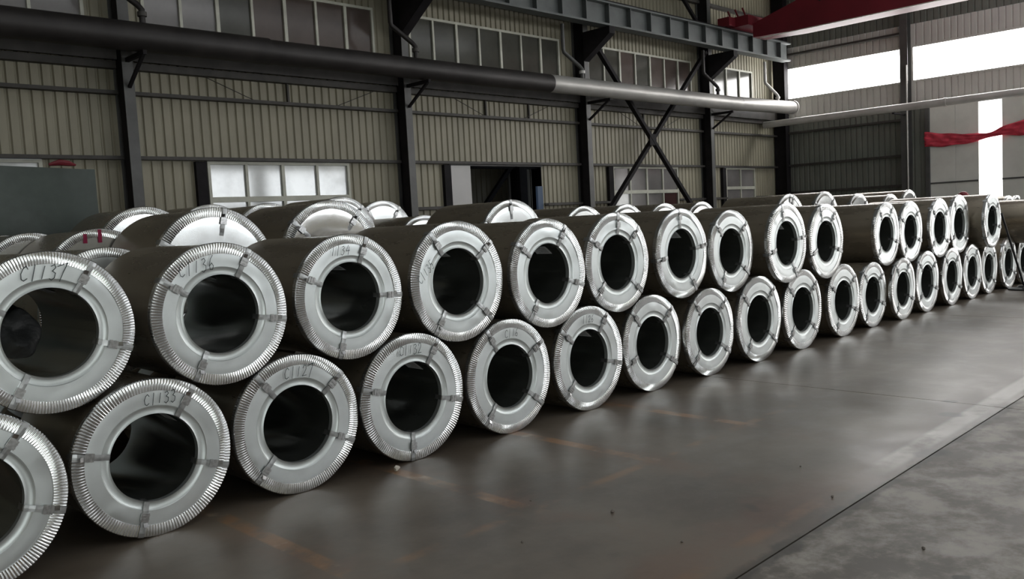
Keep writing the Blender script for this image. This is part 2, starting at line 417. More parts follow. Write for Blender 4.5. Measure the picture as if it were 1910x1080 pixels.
# big sliding door with a slit of daylight, further open bay outside the frame
d2 = empty('door_2', kind='structure')
for a, b in ((9.10, 9.84), (8.44, 9.09), (7.08, 7.79), (5.95, 7.07)):
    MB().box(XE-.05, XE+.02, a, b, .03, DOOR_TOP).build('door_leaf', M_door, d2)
for a, b in ((8.44, 9.84), (5.95, 7.79)):
    for z in (2.5, .15): MB().box(XE-.075, XE-.051, a, b, z, z+.05).build('door_rail', M_flange, d2)
MB().box(XE-.10, XE+.06, 9.85, 9.97, 0, DOOR_TOP+.1).build('door_post', M_flange, d2)
MB().box(XE+.30, XE+.32, 7.3, 8.9, 0, DOOR_TOP).build('bright_panel', E_door, d2)
d3 = empty('door_3', kind='structure')
MB().box(XE-.02, XE+.02, -4.9, 1.4, 0, DOOR_TOP).build('bright_panel', E_door, d3)
# corner column
cc = empty('trim_1', (XE-.05, YW-.35, 0), kind='structure')
MB().box(-.28, .0, -.2, -.185, 0, ZC).box(-.15, -.13, -.185, .3, 0, ZC).build('corner_column', M_col, cc)

# wall behind the camera and near end wall (closed room)
wr = empty('wall_right', kind='structure')
mbr = MB().box(XN, XE, YR-.1, YR, 0, 3.6).box(XN, XE, YR-.1, YR, 5.5, ZC)
for i in range(7): mbr.box(XN-.1+i*6.1, XN+.7+i*6.1, YR-.1, YR, 3.6, 5.5)
mbr.box(XN, XN+3*6.1+.3, YR-.1, YR, 3.61, 5.49)
mbr.build('wall_panel', M_wall, wr)
for i in range(3, 6):
    a = XN+.7+i*6.1; b = XN-.1+(i+1)*6.1
    wn[0] += 1; w_ = empty('window_%d' % wn[0], kind='structure')
    for k in range(4):
        MB().box(a+(b-a)*k/4+.03, a+(b-a)*(k+1)/4-.03, YR-.08, YR-.06, 3.62, 5.48).build('pane', E_side, w_)
    mbf = MB()
    for k in range(5): mbf.box(a+(b-a)*k/4-.03, a+(b-a)*k/4+.03, YR-.09, YR-.02, 3.6, 5.5)
    mbf.build('mullion', M_frame, w_)
d4 = empty('added_fill_panel', kind='structure')
MB().box(-4.0, 3.5, YR+.01, YR+.03, 0.05, 3.55).build('bright_panel', E_fill, d4)  # unseen glowing panel, added as frontal fill for coil faces and bores
wnr = empty('wall_near_end', kind='structure')
MB().box(XN-.1, XN, YR, YW, 0, ZC).build('wall_panel', M_wall, wnr)
ce = empty('ceiling', kind='structure')
ycuts = [YR, -9, -7.4, -1.6, 0.0, 6.0, 7.6, YW+.2]
for i in range(len(ycuts)-1):
    m_ = E_roof if i % 2 else M_ceil
    MB().box(XN, XE+.1, ycuts[i], ycuts[i+1], ZC, ZC+.05).build('skylight_sheet' if i % 2 else 'roof_sheet', m_, ce)

# ------------------------------------------------------------------ steel columns of the left wall
ords = ['', 'first', 'second', 'third', 'fourth', 'fifth', 'sixth', 'seventh', 'eighth', 'ninth', 'tenth', 'eleventh', 'twelfth', 'thirteenth', 'fourteenth', 'fifteenth', 'sixteenth', 'seventeenth', 'eighteenth', 'nineteenth']
clab = ['dark steel column on the left wall outside the left frame edge',
        'dark steel column at the left between the tarpaulin and the bright low window',
        'dark steel column just right of the bright low window',
        'dark steel column between the doorway and the cross bracing',
        'dark steel column right of the cross bracing, nearest the far corner']
for x, lb in zip(COLX, clab):
    c = empty('steel_column', (x, YW, 0), label=lb, cat='column', group='columns along the left wall')
    MB().box(-.09, .09, -.42, -.405, 0, ZC-.02).build('flange', M_flange, c)
    MB().box(-.008, .008, -.405, -.02, 0, ZC-.02).box(-.09, -.078, -.405, -.18, 0, 6.3).build('web', M_col, c)  # shade of the column side is in this darker colour
    MB().box(-.09, .09, -.02, -.004, 0, ZC-.02).build('flange', M_flange, c)
    # corbel carrying the runway beam
    v = []
    for sx in (-.11, .11):
        v += [(sx, -.42, 6.15), (sx, -.42, 6.90), (sx, -1.32, 6.90), (sx, -1.32, 6.72)]
    o = obj('corbel', mesh('corbel', v, [(0,1,2,3),(7,6,5,4),(0,4,5,1),(1,5,6,2),(2,6,7,3),(3,7,4,0)], M_col), c)
    # pipe bracket
    MB().box(-.03, .03, -1.18, -.42, 5.03, 5.10).bar((0, -1.1, 5.04), (0, -.43, 4.62), .05, .05).build('pipe_bracket', M_col, c)

# runway beam
rb = empty('runway_beam', (0, 14.0, 0), label='grey steel crane runway beam with vertical stiffeners along the left wall', cat='beam')
MB().box(XN+.1, 27.35, -.012, .012, 6.97, 7.47).build('web', M_beam, rb)
MB().box(XN+.1, 27.35, -.16, .16, 6.92, 6.97).build('bottom_flange', M_beam, rb)
MB().box(XN+.1, 27.35, -.18, .18, 7.47, 7.51).build('top_flange', M_beam, rb)
MB().box(XN+.1, 27.35, -.035, .035, 7.51, 7.60).build('crane_rail', M_col, rb)
st = MB().box(-.012, .012, -.15, -.013, 6.97, 7.47).mesh('stiffener', M_beam)
x = .45
while x < 27.3: obj('stiffener', st, rb, (x, 0, 0)); x += .905

# X bracing
br = empty('cross_brace', (20.3, 14.60, 2.0), label='dark steel X brace on the left wall in front of the right windows', cat='brace')
MB().bar((-2.45, 0, 4.68), (3.1, 0, -.95), .13, .10).build('brace_bar', M_col, br)
MB().bar((3.15, .10, 4.98), (-2.5, .10, -.32), .13, .10).build('brace_bar', M_col, br)
MB().box(-.16, .16, -.058, -.052, 2.0, 2.32).build('gusset_plate', M_col, br)
br2 = empty('upper_brace', (20.7, 14.66, 7.7), label='dark diagonal brace bars high on the wall above the runway beam', cat='brace')
MB().bar((-.6, 0, 2.6), (2.3, 0, .1), .09, .09).build('brace_bar', M_col, br2)
MB().bar((-2.8, 0, .1), (-.8, 0, 2.6), .09, .09).build('brace_bar', M_col, br2)

# big pipe on brackets
MB().box(XN, XE-.3, YW-.22, YW-.17, 5.10, 5.56).build('shadow_strip', M_purlin, wl)  # added dark strip, stands for the shadow zone behind and under the pipe
bp_ = empty('large_pipe', (0, 14.15, 5.34), label='large horizontal pipe along the left wall, black left and silvery right', cat='pipe')
MB().tube([(XN+.3, 0, 0), (8.0, 0, 0)], .235, 32).build('pipe_jacket', M_pipeold, bp_, True)
tag(bp_.children[0], 'black rusty pipe length')
MB().tube([(8.0, 0, -.005), (15.55, 0, -.005)], .220, 32).build('pipe_jacket', M_pipeold, bp_, True)
o = MB().tube([(15.55, 0, 0), (24.4, 0, .02)], .215, 32).build('pipe_jacket', M_pipenew, bp_, True); tag(o, 'silvery aluminium clad pipe length')
MB().tube([(24.4, 0, .03), (27.95, 0, .10)], .215, 32).build('pipe_jacket', M_pipenew, bp_, True)
MB().tube([(27.95, 0, .10), (28.0, 0, .10), (28.0, 0, .10), (28.06, 0, .10)], [.25, .25, .16, .13], 32).build('end_flange', M_pipewhite, bp_, True)

# vertical drop pipes
for (x, z0, m_, lb) in ((5.32, 6.9, M_pipeold, 'rusty bent drop pipe by the leftmost column above the large pipe'),
                    (10.98, 6.9, M_pipeold, 'rusty bent drop pipe with pink joint, left of the centre windows'),
                    (16.35, 6.9, M_flange, 'grey bent drop pipe left of the braced bay'),
                    (22.75, 6.9, M_pipeold, 'dark bent drop pipe in front of the smallest upper window'),
                    (26.5, 6.9, M_pipewhite, 'pale bent drop pipe beside the far corner')):
    e = empty('drop_pipe', (x, 14.15, 5.55), label=lb, cat='pipe', group='drop pipes into the large pipe')
    MB().tube([(0, .2, z0-5.55), (0, .2, .72), (.02, .2, .66), (.42, .05, .32), (.46, 0, .24), (.46, 0, -.03)], .05, 12).build('pipe_run', m_, e, True)
    MB().tube([(.46, 0, .20), (.46, 0, .13)], .075, 12).build('joint_collar', M_pipewhite if m_ in (M_pipewhite, M_flange) else M_purlin, e, True)

# small white pipe crossing the end bay
wp = empty('white_pipe', (27.4, 0, 4.9), label='thin white horizontal pipe crossing in front of the far end wall', cat='pipe')
MB().tube([(0, 14.92, .01), (0, 9.0, 0)], .115, 20).build('pipe_run', M_pipewhite, wp, True)
MB().tube([(0, 9.0, 0), (0, YR+.3, -.02)], .115, 20).build('pipe_run', M_pipewhite, wp, True)
MB().tube([(0, 9.04, 0), (0, 8.96, 0)], .128, 20).build('weld_collar', M_pipewhite, wp, True)
for y in (10.52, 4.56, -1.44, -7.46):
    MB().box(-.03, XE-27.4-.30, y-.03, y+.03, -.16, -.12).build('hanger', M_col, wp)

# red crane girder
cr = empty('crane_girder', (24.0, 0, 7.6), label='red overhead travelling crane girder with pale lower edge', cat='crane')
v = []
prof = [(13.35, -.36, .05), (12.0, -.42, .42), (11.1, -.42, .80), (YR+1.0, -.42, .95)]
for y, a, b in prof:
    for x in (0, .75): v += [(x, y, a), (x, y, b)]
f = []
for i in range(3):
    n = i*4
    f += [(n, n+1, n+5, n+4), (n+2, n+6, n+7, n+3), (n+1, n+3, n+7, n+5), (n, n+4, n+6, n+2)]
f += [(0, 2, 3, 1), (12, 13, 15, 14)]
obj('box_girder', recalc(mesh('box_girder', v, f, M_red)), cr)
MB().box(-.25, .95, 13.36, 14.3, .0, .30).box(-.6, -.25, 13.8, 14.2, .02, .28).box(.95, 1.6, 13.8, 14.2, .02, .28).build('end_carriage', M_red, cr)
MB().box(-.03, -.002, YR+1.2, 13.1, -.44, -.415).build('lower_edge_strip', M_cream, cr)
for k in range(2): MB().bar((-.006, 11.25-.25*k, .28), (-.006, 11.05-.25*k, .62), .012, .10).build('dark_mark', M_black, cr)
for k in range(3): MB().bar((-.15, 13.5+.25*k, .3), (-.15, 13.6+.25*k, .55), .04, .04).build('bracket', M_red, cr)

# red banner across the door: twisted cloth
def banner():
    v = []; f = []; n = 60; mrow = 9
    for i in range(n+1):
        t = i/n; y = 9.98 - t*4.2; 
        pinch = 1 - .62*math.exp(-((y-8.05)/.55)**2) - .25*math.exp(-((y-8.9)/.7)**2)
        zc = 3.92 - .10*math.sin(min(1, max(0, (9.98-y)/2.2))*PI*.9) + .09*max(0, (8.3-y))
        zc = min(zc, 4.02)
        h = .235*pinch
        for j in range(mrow):
            s = j/(mrow-1)*2-1
            v.append((XE-.14 + .035*math.sin(j*2.4+i*.35)+.02*math.sin(i*.9+j), y, zc + s*h + .012*math.sin(i*.6+j*1.7)))
    for i in range(n):
        for j in range(mrow-1):
            a = i*mrow+j; f.append((a, a+1, a+mrow+1, a+mrow))
    me = mesh('red_banner', v, f, M_cloth, True); o = obj('red_banner', me)
    md = o.modifiers.new('t', 'SOLIDIFY'); md.thickness = .006
    return tag(o, 'red cloth banner stretched and twisted across the big door at the far end', 'banner')
banner()

# ------------------------------------------------------------------ coil meshes
R0 = .55; RB = .306; LEN = 1.25
rnd = random.Random(4)
def ringmesh(name, prof, seg, m, smooth=True, jitter=None, ang=.7):
    """prof: list of (radius, y); surface of revolution about local Y axis through z=R0"""
    v = []; f = []; k = len(prof)
    for i in range(seg):
        a = 2*PI*i/seg
        for j, (r, y) in enumerate(prof):
            if jitter: r, y = jitter(a, r, y, j)
            v.append((r*math.cos(a), y, R0 + r*math.sin(a)))
    for i in range(seg):
        for j in range(k-1):
            a = i*k+j; b = ((i+1) % seg)*k+j
            f.append((a, a+1, b+1, b))
    return recalc(mesh(name, v, f, m, smooth), ang)
def body_mesh(seam):
    def jt(a, r, y, j):
        t = ((a-seam) % (2*PI))/(2*PI)
        return (r + .004*t if r > .5 else r, y)
    return ringmesh('coil_body', [(.325, .03), (.535, .03), (.535, .05), (.535, .4), (.535, .85), (.535, LEN-.03), (.53, LEN), (.31, LEN)], 112, M_body, jitter=jt, ang=.5)
bodies = [body_mesh(s) for s in (PI*1.05, PI*.15, PI*.62, PI*1.4)]
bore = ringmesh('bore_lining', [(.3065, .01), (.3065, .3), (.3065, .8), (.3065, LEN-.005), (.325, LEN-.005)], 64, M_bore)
def rim_mesh(nfl, amp):
    prof = [(.541, .055), (.5485, .050), (.551, .004), (.546, -.006), (.520, -.010), (.494, -.010), (.466, -.008), (.462, .002)]
    v = []; f = []; k = len(prof); seg = nfl*4
    for i in range(seg):
        a = 2*PI*i/seg; ph = (0, 1, .85, .1)[i % 4]
        for j, (r, y) in enumerate(prof):
            wgt = (.3, .5, .7, 1, 1, .9, .25, 0)[j]; big = .0012*math.sin(a*7+j)+.0008*math.sin(a*13)
            aa = a
            v.append(((r+(.0015*ph if j in (1, 2) else 0))*math.cos(aa), y - amp*wgt*ph + big*(j > 2), R0+(r+(.0015*ph if j in (1, 2) else 0))*math.sin(aa)))
    for i in range(seg):
        for j in range(k-1):
            a = i*k+j; b = ((i+1) % seg)*k+j; f.append((a, a+1, b+1, b))
    return recalc(mesh('crimped_rim', v, f, M_rim, True), .5)
rims = [rim_mesh(172, .0046), rim_mesh(160, .0050)]
rim_far = rim_mesh(120, .0035)
def cover_mesh(seed, straps_deg=(50, 140, 228, -30)):
    """flat sheet sectors between the straps, each lying a little differently, with a fold or two"""
    rg = random.Random(seed); sd = sorted((math.radians(d) % (2*PI)) for d in straps_deg)
    tl = [(rg.uniform(-.022, .022), rg.uniform(-.022, .022), rg.uniform(-.001, .0015)) for _ in sd]
    folds = [(rg.uniform(0, 6.28), rg.uniform(.25, .6), rg.uniform(-.05, .05)) for _ in range(2)]
    dents = [(rg.uniform(0, 6.28), rg.uniform(.38, .44), rg.uniform(.12, .25), rg.uniform(-.005, .003)) for _ in range(3)]
    def jt(a, r, y, j):
        if j == 0 or j == 7: return r, y
        k = 0
        for i, d in enumerate(sd):
            if a >= d: k = i+1
        k %= len(sd); tx, tz, o = tl[k]; nxt = sd[k % len(sd)]; prv = sd[k-1]; mid = prv + ((nxt-prv) % (2*PI))/2
        dx = r*math.cos(a)-.41*math.cos(mid); dz = r*math.sin(a)-.41*math.sin(mid)
        d = o + (tx*dx + tz*dz)*.5
        for fa, fw, sl in folds:
            q = (a-fa+PI) % (2*PI)-PI
            if abs(q) < fw: d += sl*(r-.36)*(1-abs(q)/fw)*.6
        for da, dr, dw, am in dents:
            q = (a-da+PI) % (2*PI)-PI; d += am*max(0, 1-(q/dw)**2)*max(0, 1-((r-dr)/.05)**2)
        return r, y+max(-.004, min(.006, d))
    prof = [(.469, .003), (.4655, -.004), (.445, -.0045), (.425, -.0045), (.405, -.004), (.385, -.0035), (.366, -.0035), (.356, .005)]
    return ringmesh('end_cover', prof, 128, M_cover, jitter=jt, ang=.35)
covers = [cover_mesh(s) for s in (3, 11, 27, 31, 45, 58, 63)]
M_coverbright = mat('smooth_galvanised_disc', (.86,.88,.88), .24, .92, var=.06, scale=2, bump=.12, bscale=1.6, rvar=.06)
M_mirror = mat('mirror_bright_disc', (.90,.90,.90), .10, 1.0, bump=.10, bscale=2.2)
discs = [ringmesh('end_cover', [(.469,.003),(.4655,-.004),(.40,-.006),(.30,-.007+q*.002),(.2,-.004),(.1,-.003),(.012,-.003)], 96, m_, ang=.35) for q, m_ in enumerate((M_coverbright, M_mirror, M_coverbright))]
inner_flat = ringmesh('bore_ring', [(.364, .003), (.361, -.001), (.350, .0045), (.322, .0075), (.312, .004), (.3055, .001), (.3045, .006), (.3045, .045)], 96, M_ring, ang=.6)
def strap_mesh(seed):
    rg = random.Random(seed); w = .020; pts = [(.5535, .075), (.5545, .0), (.548, -.0135), (.520, -.0175), (.47, -.0165), (.42, -.013), (.37, -.011), (.335, -.006), (.308, -.004), (.3025, .002), (.3025, .09)]
    v = []; f = []
    for i, (r, y) in enumerate(pts):
        o = rg.uniform(-.002, .002)
        v += [(r, y, -w+o), (r, y-.0008 if 2 <= i <= 8 else y, 0), (r, y, w+o)]
    for i in range(len(pts)-1):
        a = i*3; f += [(a, a+1, a+4, a+3), (a+1, a+2, a+5, a+4)]
    return mesh('strap', v, f, M_strap, False)
straps = [strap_mesh(s) for s in range(3)]
def buckle_mesh():
    mb = MB().box(.395, .455, -.0235, -.014, -.028, .028).box(.405, .412, -.0265, -.0235, -.030, .030).box(.430, .437, -.0265, -.0235, -.030, .030)
    mb.bar((.46, -.020, .01), (.485, -.034, .016), .03, .002, (0, 1, 0))
    return mb.mesh('buckle', M_buckle)
buckle = buckle_mesh()
def label_mesh(a0=.62, a1=1.08, y0=.20, y1=.44):
    v = []; f = []; n = 6
    for i in range(n+1):
        a = a0+(a1-a0)*i/n; r = .3025 - .004*math.sin(i/n*PI)
        v += [(r*math.cos(a), y0+.012*i/n, R0+r*math.sin(a)), (r*math.cos(a), y1+.012*i/n, R0+r*math.sin(a))]
    for i in range(n): f.append((2*i, 2*i+1, 2*i+3, 2*i+2))
    return mesh('label_sheet', v, f, M_paper, True)
labels = [label_mesh(.80, 1.22, .34, .58), label_mesh(.66, 1.08, .16, .38), label_mesh(.95, 1.35, .40, .64)]
def print_mesh(a0, a1, y0, y1):
    v = []; f = []
    for k in range(6):
        a = a0+(a1-a0)*(.16+.13*k); L = (.8, .6, .75, .4, .7, .5)[k]
        for yy in (0,):
            n = len(v); b = a+.014; r = .2972
            ya = y0+.03; yb = y0+.03+(y1-y0-.05)*L
            v += [(r*math.cos(a), ya, R0+r*math.sin(a)), (r*math.cos(a), yb, R0+r*math.sin(a)), (r*math.cos(b), yb, R0+r*math.sin(b)), (r*math.cos(b), ya, R0+r*math.sin(b))]
            f.append((n, n+1, n+2, n+3))
    return mesh('print_lines', v, f, M_print)
prints = [print_mesh(.80, 1.22, .34, .58), print_mesh(.66, 1.08, .16, .38), print_mesh(.95, 1.35, .40, .64)]

# handwriting strokes (unit box 0..1 x 0..1)
G = {'C': [[(.9,.8),(.6,1),(.25,.85),(.05,.5),(.2,.12),(.55,0),(.95,.15)]],
     '1': [[(.5,1),(.42,.5),(.35,0)]],
     '2': [[(.05,.75),(.3,1),(.7,.95),(.75,.65),(.4,.3),(.0,.02),(.9,.06)]],
     '3': [[(.1,.9),(.55,1),(.75,.78),(.35,.55),(.8,.4),(.75,.08),(.35,-.08),(.05,.05)]],
     '4': [[(.5,1),(.05,.4),(.95,.45)],[(.75,.85),(.62,0)]],
     '5': [[(.25,1),(.15,.55),(.6,.6),(.75,.3),(.45,0),(.05,.08)],[(.25,1),(.85,.97)]],
     '6': [[(.8,1),(.4,.78),(.1,.35),(.2,.04),(.6,0),(.8,.25),(.55,.48),(.12,.3)]],
     '7': [[(-.25,.82),(1.1,1.0),(.6,.45),(.2,-.15)]]}
def writing(text, ang, r, h, slant, parent, mm, tilt=0, w=.0052):
    cx = r*math.cos(ang); cz = R0+r*math.sin(ang); cw = h*.62; tot = cw*len(text)
    v = []; f = []
    ct, stt = math.cos(tilt), math.sin(tilt)
    for i, ch in enumerate(text):
        for stroke in G[ch]:
            sub = []
            for (a, b) in stroke:
                x = -tot/2 + i*cw + a*cw*.78 + b*h*slant; z = (b-.5)*h*(1+.12*math.sin(i*2.1)); sub.append((x*ct - z*stt, x*stt + z*ct))
            for (p, q) in zip(sub, sub[1:]):
                dx, dz = q[0]-p[0], q[1]-p[1]; L = math.hypot(dx, dz) or 1; nx, nz = -dz/L*w/2, dx/L*w/2; ex, ez = dx/L*w*.3, dz/L*w*.3
                n = len(v)
                for (xx, zz) in ((p[0]-ex+nx, p[1]-ez+nz), (p[0]-ex-nx, p[1]-ez-nz), (q[0]+ex-nx, q[1]+ez-nz), (q[0]+ex+nx, q[1]+ez+nz)):
                    v.append((cx+xx, -.0185, cz+zz))
                f.append((n, n+1, n+2, n+3))
    o = obj('handwriting', mesh('handwriting', v, f, mm), parent)
    o['label'] = 'dark handwritten mark ' + text
    return o

def coil(x, y, zc, R, label, group, straps_deg=None, text=None, lab=None, var=0, name='steel_coil', far=False, rotz=0, hidden=False, disc=None):
    s = R/.554
    e = empty(name, (x, y, zc-R), (0, 0, rotz), label, 'steel coil', group); e.scale = (s, 1, s)
    obj('coil_body', bodies[var % 4], e)
    if hidden:
        obj('end_cover', covers[var % 7], e); return e
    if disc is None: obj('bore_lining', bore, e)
    if disc is not None: obj('end_cover', discs[disc], e)
    else: obj('end_cover', covers[var % 7] if far else cover_mesh(var+101, straps_deg or (50, 140, 228, -30)), e)
    ra = rnd.uniform(0, 6.28)
    rm = obj('crimped_rim', rim_far if far else rims[var % 2], e, (0, 0, R0), (0, ra, 0)); rm.location = (0, 0, R0)
    # rotate about the coil axis: mesh is centred on z=R0
    rm.matrix_basis = Matrix.Translation((0, 0, R0)) @ Matrix.Rotation(ra, 4, 'Y') @ Matrix.Translation((0, 0, -R0))
    if disc is None: obj('bore_ring', inner_flat, e)
    for i, d in enumerate(straps_deg or (50, 140, 228, -30)):
        t = obj('strap', straps[(i+var) % 3], e, (0, 0, R0), (0, -math.radians(d), 0))
        b = obj('buckle', buckle, t); b.location = ((((i*37+var*53) % 7)-3)*.006, 0, 0)
    if lab is not None:
        l = obj('label_sheet', labels[lab], e)
        obj('print_lines', prints[lab], l)
    if text: writing(*text[:5], e, *text[5:])
    return e

LO = [[1.063,5.687,.55],[2.208,5.818,.546],[3.323,5.823,.547],[4.433,5.789,.558],[5.565,5.751,.553],[6.715,5.734,.554],[7.854,5.744,.564],[8.959,5.683,.551],[10.101,5.647,.572],[11.266,5.62,.571],[12.61,5.626,.56],[13.764,5.652,.537],[14.831,5.575,.534],[15.976,5.583,.555],[17.164,5.55,.547],[18.32,5.545,.553],[19.41,5.557,.54],[20.579,5.5,.559],[21.75,5.5,.55],[23.0,5.45,.55]]
UP = [[1.665,5.917,1.472,.54],[2.779,5.837,1.469,.539],[3.882,5.828,1.483,.536],[5.001,5.77,1.511,.552],[6.141,5.716,1.493,.547],[7.275,5.74,1.521,.546],[8.444,5.701,1.542,.547],[9.501,5.671,1.506,.542],[10.7,5.539,1.538,.543],[11.965,5.578,1.495,.548],[14.312,5.635,1.488,.545],[15.374,5.636,1.484,.545],[16.59,5.564,1.492,.547],[17.729,5.588,1.524,.563],[18.899,5.339,1.534,.549]]
LO += [[24.12, 5.5, .55]]
for a, b in zip(LO, LO[1:]):
    g_ = math.hypot(b[0]-a[0], 0) - a[2] - b[2] - .004
    if g_ < 0: a[2] += g_/2; b[2] += g_/2
for u in UP:
    m_ = min(math.hypot(u[0]-l[0], u[2]-l[2])-l[2] for l in LO)-.003
    u[3] = min(u[3], m_)
for a, b in zip(UP, UP[1:]):
    g_ = math.hypot(b[0]-a[0], b[2]-a[2]) - a[3] - b[3] - .004
    if g_ < 0: a[3] += g_/2; b[3] += g_/2
LOI = {0: dict(s=(50,140,228,-18), t=('5', 1.75, .41, .085, .1), m='cut off by the left frame edge, handwritten 5'),
       1: dict(s=(56,167,254,-19), t=('C1133', 1.42, .415, .075, .12), lab=1, m='marked C1133'),
       2: dict(s=(40,128,223.5,-26), t=('C1127', 1.52, .415, .085, .15), m='marked C1127'),
       3: dict(s=(58,164,263,-12), t=('C1132', 1.62, .415, .08, .1), lab=1, m='marked C1132'),
       4: dict(s=(32,121,229,-39), t=('C116', 1.5, .415, .075, .1), lab=0, m='with faint writing, right of C1132'),
       5: dict(s=(55,142,221,-14), t=('1126', 1.6, .415, .075, .1), lab=1),
       6: dict(s=(44,134,202,-34), lab=0), 7: dict(s=(46,130,222,-36)), 8: dict(s=(44,140,230,-40), lab=0)}
UPI = {0: dict(s=(56,150,238,-19), t=('C1137', 1.62, .41, .095, .22), lab=2, m='marked C1137'),
       1: dict(s=(62,147,242,-11), t=('C1136', 2.02, .42, .095, .18, M_ink, .18), lab=2, m='marked C1136'),
       2: dict(s=(69,155.5,253,-3), t=('1134', 1.78, .42, .08, .18), lab=0, m='marked 1134'),
       3: dict(s=(39.5,124.5,235,-45), t=('C1135', 2.85, .41, .075, .15, M_ink, .75), lab=0, m='marked C1135 in slanting writing'),
       4: dict(s=(60.5,144,235,-17), lab=1), 5: dict(s=(44,149,221,-42,88), lab=0), 6: dict(s=(9,95,186,-60), lab=1),
       7: dict(s=(44,136,238,-39), lab=0), 8: dict(s=(7,105,194,-63), lab=1), 9: dict(s=(55,110,200,-20), lab=0)}
def fix(d):
    t = d.get('t')
    if t and len(t) == 5: t = (*t, M_ink)
    return t
tints = {}
for i, (x, y, r) in enumerate(LO):
    d = LOI.get(i, {}); n = i+1
    m_ = d.get('m', '')
    if m_: lb = 'silver-faced coil %s, lower front layer' % m_
    elif i == 5: lb = 'lower front coil with faint writing, sixth from the left on the floor'
    elif i < 18: lb = '%s silver-faced coil from the left in the lower front layer' % ords[n]
    else: lb = 'lower front coil at the right frame edge beyond the leaning black bar' if i == 18 else ('lower front coil just past the right frame edge' if i == 19 else 'lower front coil farthest right, outside the frame')
    coil(x, y, r, r, lb, 'lower layer of the front coil row', d.get('s') or tuple(a+rnd.uniform(-14, 14) for a in (48, 138, 228, -32)), fix(d), d.get('lab'), i, far=i > 8)
for i, (x, y, z, r) in enumerate(UP):
    d = UPI.get(i, {}); n = i+1; m_ = d.get('m', '')
    if m_: lb = 'silver-faced coil %s, upper front layer' % m_
    else: lb = '%s silver-faced coil from the left in the upper front layer' % ords[n]
    if i == 14: lb = 'rightmost ring-faced coil of the upper front layer, above the black bar'
    coil(x, y, z, r, lb, 'upper layer of the front coil row', d.get('s') or tuple(a+rnd.uniform(-14, 14) for a in (48, 138, 228, -32)), fix(d), d.get('lab', (0 if i in (10, 13) else None)), i+2, far=i > 7)
coil(21.17, 5.0, 1.435, .495, 'dark shiny coil side lying at the right frame edge, upper layer', 'upper layer of the front coil row', None, None, None, 3, far=True)

# red sprayed marks etc. on back coils
def on_y(px, py, Y):
    d = f_*1577.886 + r_*(px-955) + u_*(540-py); t = Y/d.y
    return Vector((0, 0, 2.01514)) + d*t
# (px, py of the top of the face, face plane Y, radius, label)
BK = [
 (5, 438, 11.8, .54, 'back coil at the left frame edge with a crumpled silver face'),
 (55, 433, 10.5, .55, 'second back coil from the left frame edge with a crumpled silver face'),
 (182, 425, 9.2, .55, 'back coil with two red spray strokes on its silver face'),
 (395, 385, 7.9, .62, 'large back coil with a bright face right behind C1136'),
 (614, 372, 7.75, .60, 'large back coil with mirror-bright face and hanging buckles, below the low window'),
 (954, 371, 8.05, .60, 'large back coil below the doorway, long dark side and centre strap'),
 (1090, 383, 8.6, .535, 'back coil showing a small silver arc, first right of the doorway'),
 (1169, 380, 8.6, .535, 'back coil showing a small silver arc, second right of the doorway'),
 (1240, 378, 8.6, .535, 'back coil showing a small silver arc below the cross brace foot'),
 (1309, 375, 8.6, .535, 'back coil with a greenish silver arc by the last wall column'),
 (1473, 361, 7.8, .60, 'back coil with a bright arc and two straps near the far corner'),
 (1539, 356, 7.8, .60, 'back coil with a crumpled silver arc, right of the far corner'),
 (1602, 360, 7.8, .58, 'back coil with a finely crimped arc, second right of the far corner'),
 (1662, 361, 7.8, .55, 'back coil with a small violet tinted arc'),
 (1696, 353, 7.8, .54, 'rightmost back coil of the high group, violet tinted arc'),
 (267, 384, 10.5, .60, 'rear coil with a bright white face left of the big back coil'),
 (392, 380, 11.8, .62, 'rear coil with only a thin silver arc above the big back coil'),
 (500, 378, 10.5, .56, 'rear coil with a thin arc under the low window'),
 (636, 366, 10.5, .57, 'rear coil with a smooth white arc just behind the mirror-bright coil'),
 (713, 373, 11.8, .62, 'rear coil with a bright arc and dark strap left of the third wall column'),
 (1003, 390, 10.5, .55, 'rear coil with a pale bluish arc right of the doorway coil'),
 (790, 400, 10.5, .55, 'rear coil with a small silver sliver left of the doorway coil'),
]
made = []
for i, (px, py, Y, R, lb) in enumerate(BK):
    p = on_y(px, py, Y); zc = p.z - R
    grp = 'coils of the second row' if Y < 9.5 else 'coils of the third row'
    sd = {3: (78, 150, 230, -20), 4: (52, 140, 225, -25), 5: (93, 150, 235, 20), 10: (90, 78, 200, -20), 15: (150, 30, 250, -30), 19: (125, 55, 220, -30)}.get(i)
    e = coil(p.x, Y, zc, R, lb, grp, sd, None, None, i, far=False, disc=1 if i == 4 else i % 2*2)
    made.append((p.x, Y, zc, R))
    if i == 2:
        for k, (aa, hh) in enumerate(((1.90, .12), (1.55, .17))):
            mb = MB(); cx = .42*math.cos(aa); mb.box(cx-.018, cx+.018, -.0205, -.0185, R0+.405, R0+.405+hh*.8); mb.build('spray_stroke', M_redink, e)
# coil directly behind C1136 whose face is hidden: only its dark top shows
e = coil(2.56, 7.45, 1.45, .545, 'dark coil directly behind C1136 showing only its brown top', 'coils of the second row', None, None, None, 2)
made.append((2.56, 7.45, 1.45, .545))
# silvery wrapped tops at the right frame edge
for k, (x, y, z) in enumerate(((23.56, 6.28, 1.50), (24.68, 6.4, 1.50))):
    coil(x, y, z, .52, 'crumpled silver wrapped coil top at the right edge, %s of two' % ('nearer', 'farther')[k], 'silver tops at the right edge', None, None, None, 5+k)

